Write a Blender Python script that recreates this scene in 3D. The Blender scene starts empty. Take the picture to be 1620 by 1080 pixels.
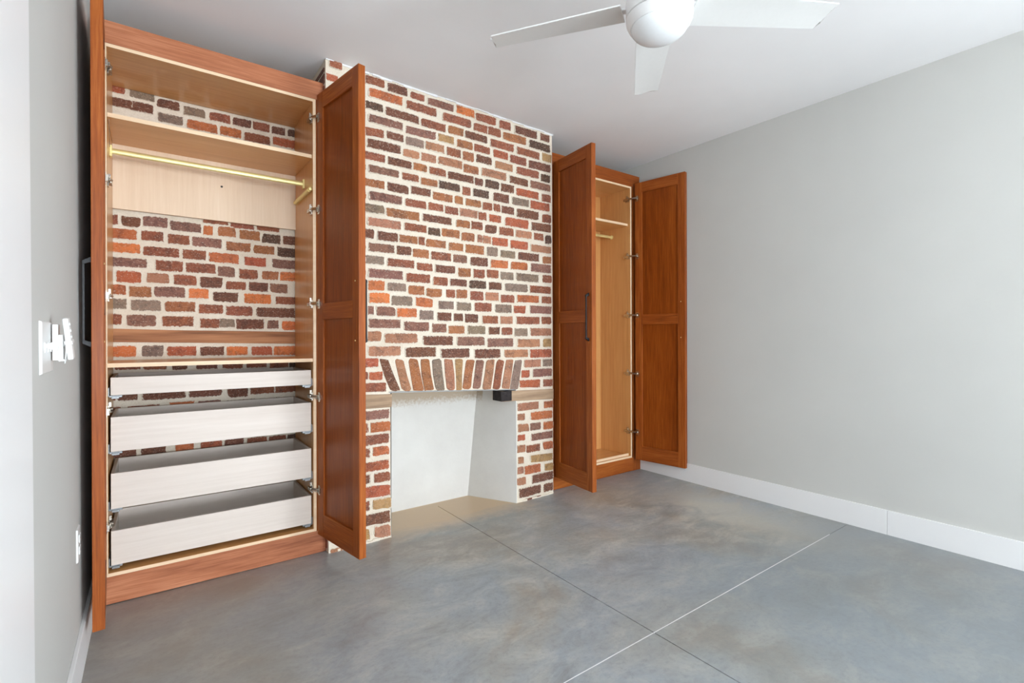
import bpy, bmesh, math, random
from mathutils import Vector, Matrix, noise as mnoise

random.seed(7)
scene = bpy.context.scene
COL = scene.collection

# ------------------------------------------------------------------ camera
CAM_H = 1.2002
F_PX = 781.75
yaw, pitch, roll = math.radians(36.1627), math.radians(-0.3007), math.radians(-0.2475)
Fv = Vector((math.sin(yaw) * math.cos(pitch), math.cos(yaw) * math.cos(pitch), math.sin(pitch)))
R0 = Vector((math.cos(yaw), -math.sin(yaw), 0))
U0 = R0.cross(Fv)
Rv = R0 * math.cos(roll) + U0 * math.sin(roll)
Uv = U0 * math.cos(roll) - R0 * math.sin(roll)
cam_d = bpy.data.cameras.new('camera')
cam_d.sensor_width = 36.0
cam_d.lens = 36.0 * F_PX / 1620.0
cam_d.shift_y = (536.293 - 540.0) / 1620.0
cam_d.clip_start = 0.02
cam = bpy.data.objects.new('camera', cam_d)
M = Matrix((Rv, Uv, -Fv)).transposed().to_4x4()
M.translation = Vector((0, 0, CAM_H))
cam.matrix_world = M
COL.objects.link(cam)
scene.camera = cam

# ------------------------------------------------------------------ world, light, exposure
world = bpy.data.worlds.new('world')
scene.world = world
world.use_nodes = True
world.node_tree.nodes['Background'].inputs[0].default_value = (0.75, 0.85, 1.0, 1)
world.node_tree.nodes['Background'].inputs[1].default_value = 0.6

def area_light(name, loc, rot, sx, sy, power, color=(1, 1, 1)):
    l = bpy.data.lights.new(name, 'AREA')
    l.shape = 'RECTANGLE'; l.size = sx; l.size_y = sy; l.energy = power; l.color = color
    o = bpy.data.objects.new(name, l)
    o.location = loc; o.rotation_euler = rot
    COL.objects.link(o)
    return o
# area lights added for assumed, unseen windows, tilted up to even out the fill
FILLC = (0.885, 0.95, 1.02)
area_light('unseen_fill_light', (0.75, -4.90, 1.35), (math.radians(113), 0, 0), 1.6, 2.0, 200, FILLC)
area_light('unseen_fill_light', (2.60, -4.90, 1.35), (math.radians(113), 0, 0), 1.6, 2.0, 50, FILLC)
area_light('unseen_fill_light', (3.52, -3.20, 1.30), (math.radians(112), 0, math.radians(90)), 2.4, 2.0, 400, FILLC)
area_light('unseen_fill_light', (-0.19, -2.60, 1.30), (math.radians(98), 0, math.radians(-90)), 1.6, 2.0, 14, FILLC)  # weak side fill added from the left; no opening is built here

scene.view_settings.view_transform = 'Standard'
scene.view_settings.look = 'None'
scene.view_settings.gamma = 1.0
scene.view_settings.use_curve_mapping = False
scene.view_settings.exposure = 0.27

# ------------------------------------------------------------------ materials
def lin(c):
    return tuple(((v / 255.0) / 12.92 if v / 255.0 <= 0.04045 else ((v / 255.0 + 0.055) / 1.055) ** 2.4) for v in c)
def rgba(c):
    return lin(c) + (1.0,)

class NT:
    def __init__(s, name):
        s.m = bpy.data.materials.new(name); s.m.use_nodes = True
        s.t = s.m.node_tree; s.b = s.t.nodes['Principled BSDF']
    def n(s, typ, **kw):
        nd = s.t.nodes.new(typ)
        for k, v in kw.items():
            if k in ('op',): nd.operation = v
            elif hasattr(nd, k): setattr(nd, k, v)
        return nd
    def l(s, a, b): s.t.links.new(a, b)
    def coord(s, kind='Object'):
        return s.n('ShaderNodeTexCoord').outputs[kind]
    def mapping(s, src, scale=(1, 1, 1), loc=(0, 0, 0)):
        mp = s.n('ShaderNodeMapping'); s.l(src, mp.inputs[0])
        mp.inputs['Scale'].default_value = scale; mp.inputs['Location'].default_value = loc
        return mp.outputs[0]
    def noise(s, vec, scale, detail=4, rough=0.55, dist=0.0):
        nd = s.n('ShaderNodeTexNoise'); s.l(vec, nd.inputs['Vector'])
        nd.inputs['Scale'].default_value = scale; nd.inputs['Detail'].default_value = detail
        nd.inputs['Roughness'].default_value = rough; nd.inputs['Distortion'].default_value = dist
        return nd.outputs['Fac']
    def ramp(s, fac, stops):
        nd = s.n('ShaderNodeValToRGB'); s.l(fac, nd.inputs[0])
        el = nd.color_ramp.elements
        while len(el) < len(stops): el.new(0.5)
        for e, (p_, c) in zip(el, stops):
            e.position = p_; e.color = c if len(c) == 4 else tuple(c) + (1,)
        return nd.outputs[0]
    def mix(s, fac, a, b, mode='MIX'):
        nd = s.n('ShaderNodeMix'); nd.data_type = 'RGBA'; nd.blend_type = mode
        for val, sock in ((fac, 0), (a, 6), (b, 7)):
            if isinstance(val, (int, float)): nd.inputs[sock].default_value = val
            elif isinstance(val, tuple): nd.inputs[sock].default_value = val
            else: s.l(val, nd.inputs[sock])
        return nd.outputs[2]
    def math(s, op, a, b=0.0, clamp=False):
        nd = s.n('ShaderNodeMath'); nd.operation = op; nd.use_clamp = clamp
        for i, v in enumerate((a, b)):
            if isinstance(v, (int, float)): nd.inputs[i].default_value = v
            else: s.l(v, nd.inputs[i])
        return nd.outputs[0]
    def bump(s, hgt, strength, dist=0.002):
        nd = s.n('ShaderNodeBump'); nd.inputs['Strength'].default_value = strength
        nd.inputs['Distance'].default_value = dist
        s.l(hgt, nd.inputs['Height']); s.l(nd.outputs[0], s.b.inputs['Normal'])
    def base(s, c):
        if isinstance(c, tuple): s.b.inputs['Base Color'].default_value = c
        else: s.l(c, s.b.inputs['Base Color'])
    def rough(s, v):
        if isinstance(v, (int, float)): s.b.inputs['Roughness'].default_value = v
        else: s.l(v, s.b.inputs['Roughness'])

MAT = {}
def paint(name, col, rough=0.6, var=0.03, bump=0.05):
    k = NT(name); p = k.coord()
    n1 = k.noise(p, 1.2, 3)
    c = lin(col); lo = tuple(v * (1 - var) for v in c) + (1,); hi = tuple(min(1, v * (1 + var)) for v in c) + (1,)
    k.base(k.ramp(n1, [(0.3, lo), (0.7, hi)])); k.rough(rough)
    k.bump(k.noise(p, 420, 2), bump, 0.0006)
    MAT[name] = k.m
def wood(name, dark, mid, light, axis, freq=26.0, stretch=0.035, rough=0.35, bump=0.06, coat=0.0, wide=5.0):
    k = NT(name)
    oi = k.n('ShaderNodeObjectInfo'); p = k.coord()
    off = k.n('ShaderNodeVectorMath'); off.operation = 'MULTIPLY_ADD'
    k.l(oi.outputs['Random'], off.inputs[0]); off.inputs[1].default_value = (7.3, 3.1, 5.7); k.l(p, off.inputs[2])
    sc = [1.0, 1.0, 1.0]; sc['xyz'.index(axis)] = stretch
    v = k.mapping(off.outputs[0], tuple(sc))
    sc2 = [1.0, 1.0, 1.0]; sc2['xyz'.index(axis)] = 0.12
    v2 = k.mapping(off.outputs[0], tuple(sc2))
    fine = k.noise(v, freq * 5, 6, 0.65, 0.3)
    broad = k.noise(v2, wide, 5, 0.6, 1.2)
    f = k.math('ADD', k.math('MULTIPLY', fine, 0.55), k.math('MULTIPLY', broad, 0.45))
    k.base(k.ramp(f, [(0.32, rgba(dark)), (0.5, rgba(mid)), (0.68, rgba(light))]))
    k.rough(rough); k.bump(fine, bump, 0.0008); k.b.inputs['Specular IOR Level'].default_value = 0.22 if name.startswith('mahog') else 0.45
    if coat:
        k.b.inputs['Coat Weight'].default_value = coat; k.b.inputs['Coat Roughness'].default_value = 0.18
    MAT[name] = k.m
def plain(name, col, rough=0.4, metal=0.0, noise_amt=0.04, nscale=60):
    k = NT(name); p = k.coord()
    c = lin(col)
    k.base(k.ramp(k.noise(p, nscale, 3), [(0.3, tuple(v * (1 - noise_amt) for v in c) + (1,)), (0.7, tuple(min(1, v * (1 + noise_amt)) for v in c) + (1,))]))
    k.rough(rough); k.b.inputs['Metallic'].default_value = metal
    MAT[name] = k.m

paint('wall_paint', (203, 203, 199))
paint('ceiling_paint', (244, 244, 245), 0.7)
paint('trim_paint', (234, 234, 234), 0.4, 0.01, 0.02)
wood('mahogany_upright', (112, 50, 14), (150, 76, 26), (182, 106, 46), 'z', coat=0.08, rough=0.45)
wood('mahogany_level', (112, 50, 14), (150, 76, 26), (182, 106, 46), 'x', coat=0.08, rough=0.45)
wood('mahogany_panel', (100, 44, 8), (136, 64, 14), (164, 88, 28), 'z', coat=0.08, rough=0.4, wide=3.0)
wood('mahogany_frame', (134, 76, 50), (178, 112, 78), (208, 144, 108), 'x', coat=0.15, rough=0.45)
wood('maple_ply_upright', (200, 142, 82), (216, 160, 98), (228, 178, 118), 'z', freq=14, bump=0.02, coat=0.3, rough=0.35, wide=2.5)
wood('maple_ply_level', (200, 142, 82), (216, 160, 98), (228, 178, 118), 'x', freq=14, bump=0.02, coat=0.3, rough=0.35, wide=2.5)
wood('maple_edge', (230, 198, 160), (238, 208, 172), (244, 218, 186), 'x', freq=14, bump=0.02, rough=0.5)  # paler maple; light on the ply front edges put into the colour
wood('maple_drawer', (212, 200, 189), (220, 209, 199), (228, 218, 209), 'x', freq=12, bump=0.02, rough=0.5, wide=2.2)
wood('maple_backboard', (226, 200, 170), (233, 209, 181), (239, 218, 194), 'z', freq=16, bump=0.02, rough=0.5, wide=3)
wood('pine_timber', (96, 62, 46), (164, 112, 78), (196, 142, 102), 'x', freq=9, bump=0.35, rough=0.85, wide=9)
wood('grey_timber', (128, 104, 86), (176, 148, 120), (202, 178, 152), 'x', freq=10, bump=0.35, rough=0.9, wide=8)
plain('brass', (240, 226, 160), 0.42, 0.55)
plain('nickel', (196, 190, 180), 0.25, 1.0)
plain('zinc', (140, 144, 146), 0.4, 0.9)
plain('black_metal', (26, 27, 30), 0.4, 0.3)
plain('white_plastic', (228, 228, 226), 0.35, 0, 0.01)
plain('fan_white', (240, 240, 240), 0.35, 0, 0.01)
plain('fan_blade_white', (226, 226, 224), 0.45, 0, 0.01)
plain('frosted_glass', (238, 241, 243), 0.2, 0, 0.01)
plain('seam_dark', (70, 66, 62), 0.8)
plain('socket_dark', (30, 30, 30), 0.6)
plain('steel_bar', (150, 152, 152), 0.5, 0.4, 0.1, 30)

# brick: its own fired colour rides on obj.color
def brick_material(name, smeared):
    k = NT(name)
    oi = k.n('ShaderNodeObjectInfo'); geo = k.n('ShaderNodeNewGeometry'); pos = geo.outputs['Position']
    n_big = k.noise(pos, 19, 5, 0.65, 0.8); n_mid = k.noise(k.mapping(pos, (1, 1, 2.2)), 62, 5, 0.75, 0.4)
    n_fleck = k.noise(k.mapping(pos, (1, 1, 1.5), (3, 1, 2)), 110, 3, 0.6)
    dark = k.mix(0.62, oi.outputs['Color'], rgba((64, 48, 46)))
    warm = k.mix(0.35, oi.outputs['Color'], rgba((204, 150, 122)))
    c1 = k.mix(k.ramp(n_big, [(0.46, (0, 0, 0)), (0.64, (0.8, 0.8, 0.8))]), oi.outputs['Color'], dark)
    c2 = k.mix(k.ramp(n_mid, [(0.48, (0, 0, 0)), (0.66, (0.8, 0.8, 0.8))]), c1, warm)
    c3 = k.mix(k.ramp(n_mid, [(0.28, (0.7, 0.7, 0.7)), (0.42, (0, 0, 0))]), c2, dark)
    c4 = k.mix(k.ramp(n_fleck, [(0.58, (0, 0, 0)), (0.69, (0.5, 0.5, 0.5))]), c3, rgba((214, 198, 180)))
    gen = k.n('ShaderNodeSeparateXYZ'); k.l(k.coord('Generated'), gen.inputs[0])
    ex = k.math('MULTIPLY', k.math('MINIMUM', gen.outputs[0], k.math('SUBTRACT', 1.0, gen.outputs[0])), 2.6)
    ez = k.math('MINIMUM', gen.outputs[2], k.math('SUBTRACT', 1.0, gen.outputs[2]))
    n_edge = k.noise(pos, 85, 4, 0.65)
    smear = k.math('SUBTRACT', k.math('MULTIPLY', n_edge, 0.36), k.math('MINIMUM', ex, ez))
    sm = k.ramp(smear, [(0.055, (0, 0, 0)), (0.115, (1, 1, 1))])
    c5 = k.mix(sm, c4, rgba((222, 210, 192)))
    k.base(c5 if smeared else c4); k.rough(0.92); k.bump(k.math('ADD', n_mid, n_fleck), 0.8, 0.004)
    MAT[name] = k.m
brick_material('brick_clay', True)
brick_material('brick_clay_side', False)
k = NT('mortar'); geo = k.n('ShaderNodeNewGeometry'); pos = geo.outputs['Position']
n1 = k.noise(pos, 9, 4); n2 = k.noise(pos, 130, 4, 0.7)
k.base(k.mix(k.ramp(n2, [(0.35, (0.35, 0.35, 0.35)), (0.55, (0, 0, 0))]), k.ramp(n1, [(0.3, rgba((222, 209, 190))), (0.7, rgba((234, 224, 208)))]), rgba((196, 180, 158))))
k.rough(0.95); k.bump(n2, 0.5, 0.003)
MAT['mortar'] = k.m
k = NT('firebox_plaster'); p = k.n('ShaderNodeNewGeometry').outputs['Position']
n1 = k.noise(p, 3.5, 4); n2 = k.noise(p, 60, 4)
sep = k.n('ShaderNodeSeparateXYZ'); k.l(p, sep.inputs[0])
edge = k.math('ADD', sep.outputs[2], k.math('MULTIPLY', k.math('SUBTRACT', n2, 0.5), 0.12))
back = k.math('GREATER_THAN', sep.outputs[1], 3.14)
stain = k.math('MULTIPLY', k.ramp(edge, [(0.715, (0, 0, 0)), (0.77, (0.75, 0.75, 0.75))]), back)
cr = k.ramp(n1, [(0.3, rgba((211, 208, 203))), (0.7, rgba((222, 220, 215)))])
k.base(k.mix(stain, cr, rgba((176, 152, 122)))); k.rough(0.85); k.bump(k.math('ADD', n1, k.math('MULTIPLY', n2, 0.2)), 0.35, 0.01)
MAT['firebox_plaster'] = k.m
# polished concrete
k = NT('polished_concrete'); geo = k.n('ShaderNodeNewGeometry'); pos = geo.outputs['Position']
n1 = k.noise(k.mapping(pos, (1, 1.0, 1), (0.4, 0.2, 0)), 1.3, 6, 0.6, 0.4)
n2 = k.noise(k.mapping(pos, (0.55, 1.0, 1)), 6.5, 9, 0.74, 0.5)
n3 = k.noise(pos, 42, 5, 0.7)
base = k.ramp(n1, [(0.36, rgba((154, 147, 136))), (0.46, rgba((158, 160, 157))), (0.56, rgba((153, 160, 165))), (0.68, rgba((166, 169, 165)))])
base = k.mix(k.ramp(n2, [(0.3, (0.7, 0.7, 0.7)), (0.5, (0, 0, 0))]), base, rgba((124, 126, 124)))
base = k.mix(k.ramp(n2, [(0.5, (0, 0, 0)), (0.70, (0.65, 0.65, 0.65))]), base, rgba((198, 196, 186)))
base = k.mix(k.ramp(n3, [(0.35, (0.25, 0.25, 0.25)), (0.5, (0, 0, 0))]), base, rgba((110, 110, 108)))
sep = k.n('ShaderNodeSeparateXYZ'); k.l(pos, sep.inputs[0])
def band(src, lo0, lo1, hi0=None, hi1=None):
    a = k.math('DIVIDE', k.math('SUBTRACT', src, lo0), lo1 - lo0, True)
    if hi0 is None: return a
    b = k.math('DIVIDE', k.math('SUBTRACT', hi1, src), hi1 - hi0, True)
    return k.math('MULTIPLY', a, b)
wob = k.math('ADD', sep.outputs[1], k.math('MULTIPLY', k.math('SUBTRACT', n2, 0.5), 0.25))
tan = k.math('MULTIPLY', band(wob, 2.70, 2.90), band(sep.outputs[0], 1.05, 1.2, 2.15, 2.3))
base = k.mix(k.math('MULTIPLY', tan, 0.85), base, rgba((205, 174, 134)))
# pale worn streak towards the right wall
wx = k.math('ADD', sep.outputs[0], k.math('MULTIPLY', k.math('SUBTRACT', n2, 0.5), 0.9))
pale = k.math('MULTIPLY', band(wx, 2.75, 3.05, 3.2, 3.5), band(sep.outputs[1], 0.9, 1.5, 2.1, 2.6))
base = k.mix(k.math('MULTIPLY', pale, 0.55), base, rgba((206, 198, 180)))
# blue-grey concrete tone, darkened further to offset excess light in the right foreground
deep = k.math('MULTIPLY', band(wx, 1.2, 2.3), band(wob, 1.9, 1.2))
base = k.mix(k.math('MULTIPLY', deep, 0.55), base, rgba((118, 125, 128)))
# browner by the left cabinet
brown = k.math('MULTIPLY', band(sep.outputs[0], 1.3, 0.3), band(sep.outputs[1], 1.2, 2.2))
base = k.mix(k.math('MULTIPLY', brown, 0.5), base, rgba((140, 126, 114)))
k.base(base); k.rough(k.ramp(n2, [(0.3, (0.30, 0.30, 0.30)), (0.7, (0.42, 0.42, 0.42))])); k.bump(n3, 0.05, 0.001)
k.b.inputs['Specular IOR Level'].default_value = 0.6
MAT['polished_concrete'] = k.m

# ------------------------------------------------------------------ mesh helpers
class MB:
    def __init__(s): s.v = []; s.f = []; s.mi = []; s.cur = 0; s.mats = []
    def mat(s, name):
        if name not in s.mats: s.mats.append(name)
        s.cur = s.mats.index(name); return s
    def add(s, vs, fs):
        o = len(s.v); s.v += [tuple(v) for v in vs]
        for f in fs: s.f.append([i + o for i in f]); s.mi.append(s.cur)
    def box(s, x0, x1, y0, y1, z0, z1, M=None):
        vs = [(x, y, z) for x in (x0, x1) for y in (y0, y1) for z in (z0, z1)]
        if M is not None: vs = [M @ Vector(v) for v in vs]
        s.add(vs, [(0, 1, 3, 2), (4, 6, 7, 5), (0, 4, 5, 1), (2, 3, 7, 6), (0, 2, 6, 4), (1, 5, 7, 3)]); return s
    def prism(s, poly, fn):
        """poly: list of 2D points, fn(p, side) -> 3D point for side 0/1"""
        n = len(poly); vs = [fn(p, 0) for p in poly] + [fn(p, 1) for p in poly]
        s.add(vs, [tuple(range(n)), tuple(range(2 * n - 1, n - 1, -1))] + [(i, i + n, (i + 1) % n + n, (i + 1) % n) for i in range(n)]); return s
    def lathe(s, prof, n=48, M=None):
        vs = []; fs = []
        for r, z in prof:
            for i in range(n):
                a = 2 * math.pi * i / n; vs.append(Vector((r * math.cos(a), r * math.sin(a), z)))
        for j in range(len(prof) - 1):
            for i in range(n):
                fs.append((j * n + i, j * n + (i + 1) % n, (j + 1) * n + (i + 1) % n, (j + 1) * n + i))
        fs.append(tuple(range(n - 1, -1, -1))); fs.append(tuple(range((len(prof) - 1) * n, len(prof) * n)))
        if M is not None: vs = [M @ v for v in vs]
        s.add(vs, fs); return s
    def tube(s, pts, r, n=10, r2=None):
        pts = [Vector(p) for p in pts]; vs = []; fs = []
        for i, p in enumerate(pts):
            d = (pts[min(i + 1, len(pts) - 1)] - pts[max(i - 1, 0)]).normalized()
            up = Vector((0, 0, 1)) if abs(d.z) < 0.9 else Vector((1, 0, 0))
            a = d.cross(up).normalized(); b = a.cross(d).normalized()
            for j in range(n):
                t = 2 * math.pi * j / n
                vs.append(p + a * math.cos(t) * r + b * math.sin(t) * (r2 or r))
        for i in range(len(pts) - 1):
            for j in range(n):
                fs.append((i * n + j, i * n + (j + 1) % n, (i + 1) * n + (j + 1) % n, (i + 1) * n + j))
        fs.append(tuple(range(n - 1, -1, -1))); fs.append(tuple(range((len(pts) - 1) * n, len(pts) * n)))
        s.add(vs, fs); return s
    def build(s, name, parent=None, mat=None, smooth=False, bevel=0.0, loc=None):
        me = bpy.data.meshes.new(name)
        me.from_pydata(s.v, [], s.f)
        if mat: me.materials.append(MAT[mat])
        else:
            for m_ in s.mats: me.materials.append(MAT[m_])
            me.polygons.foreach_set('material_index', s.mi)
        me.update()
        bm = bmesh.new(); bm.from_mesh(me); bmesh.ops.recalc_face_normals(bm, faces=bm.faces); bm.to_mesh(me); bm.free()
        o = bpy.data.objects.new(name, me); COL.objects.link(o)
        if smooth:
            me.polygons.foreach_set('use_smooth', [True] * len(me.polygons))
            me.set_sharp_from_angle(angle=math.radians(40))
        if bevel:
            b = o.modifiers.new('bevel', 'BEVEL'); b.width = bevel; b.segments = 2; b.limit_method = 'ANGLE'
        if parent is not None: o.parent = parent
        if loc: o.location = loc
        return o
def empty(name, loc=(0, 0, 0), label=None, cat=None, group=None, parent=None):
    o = bpy.data.objects.new(name, None); o.empty_display_size = 0.1; o.location = loc
    COL.objects.link(o)
    if label: o['label'] = label
    if cat: o['category'] = cat
    if group: o['group'] = group
    if parent is not None: o.parent = parent
    return o
def struct(o, label=None, cat=None):
    o['kind'] = 'structure'
    if label: o['label'] = label
    if cat: o['category'] = cat
    return o
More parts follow.
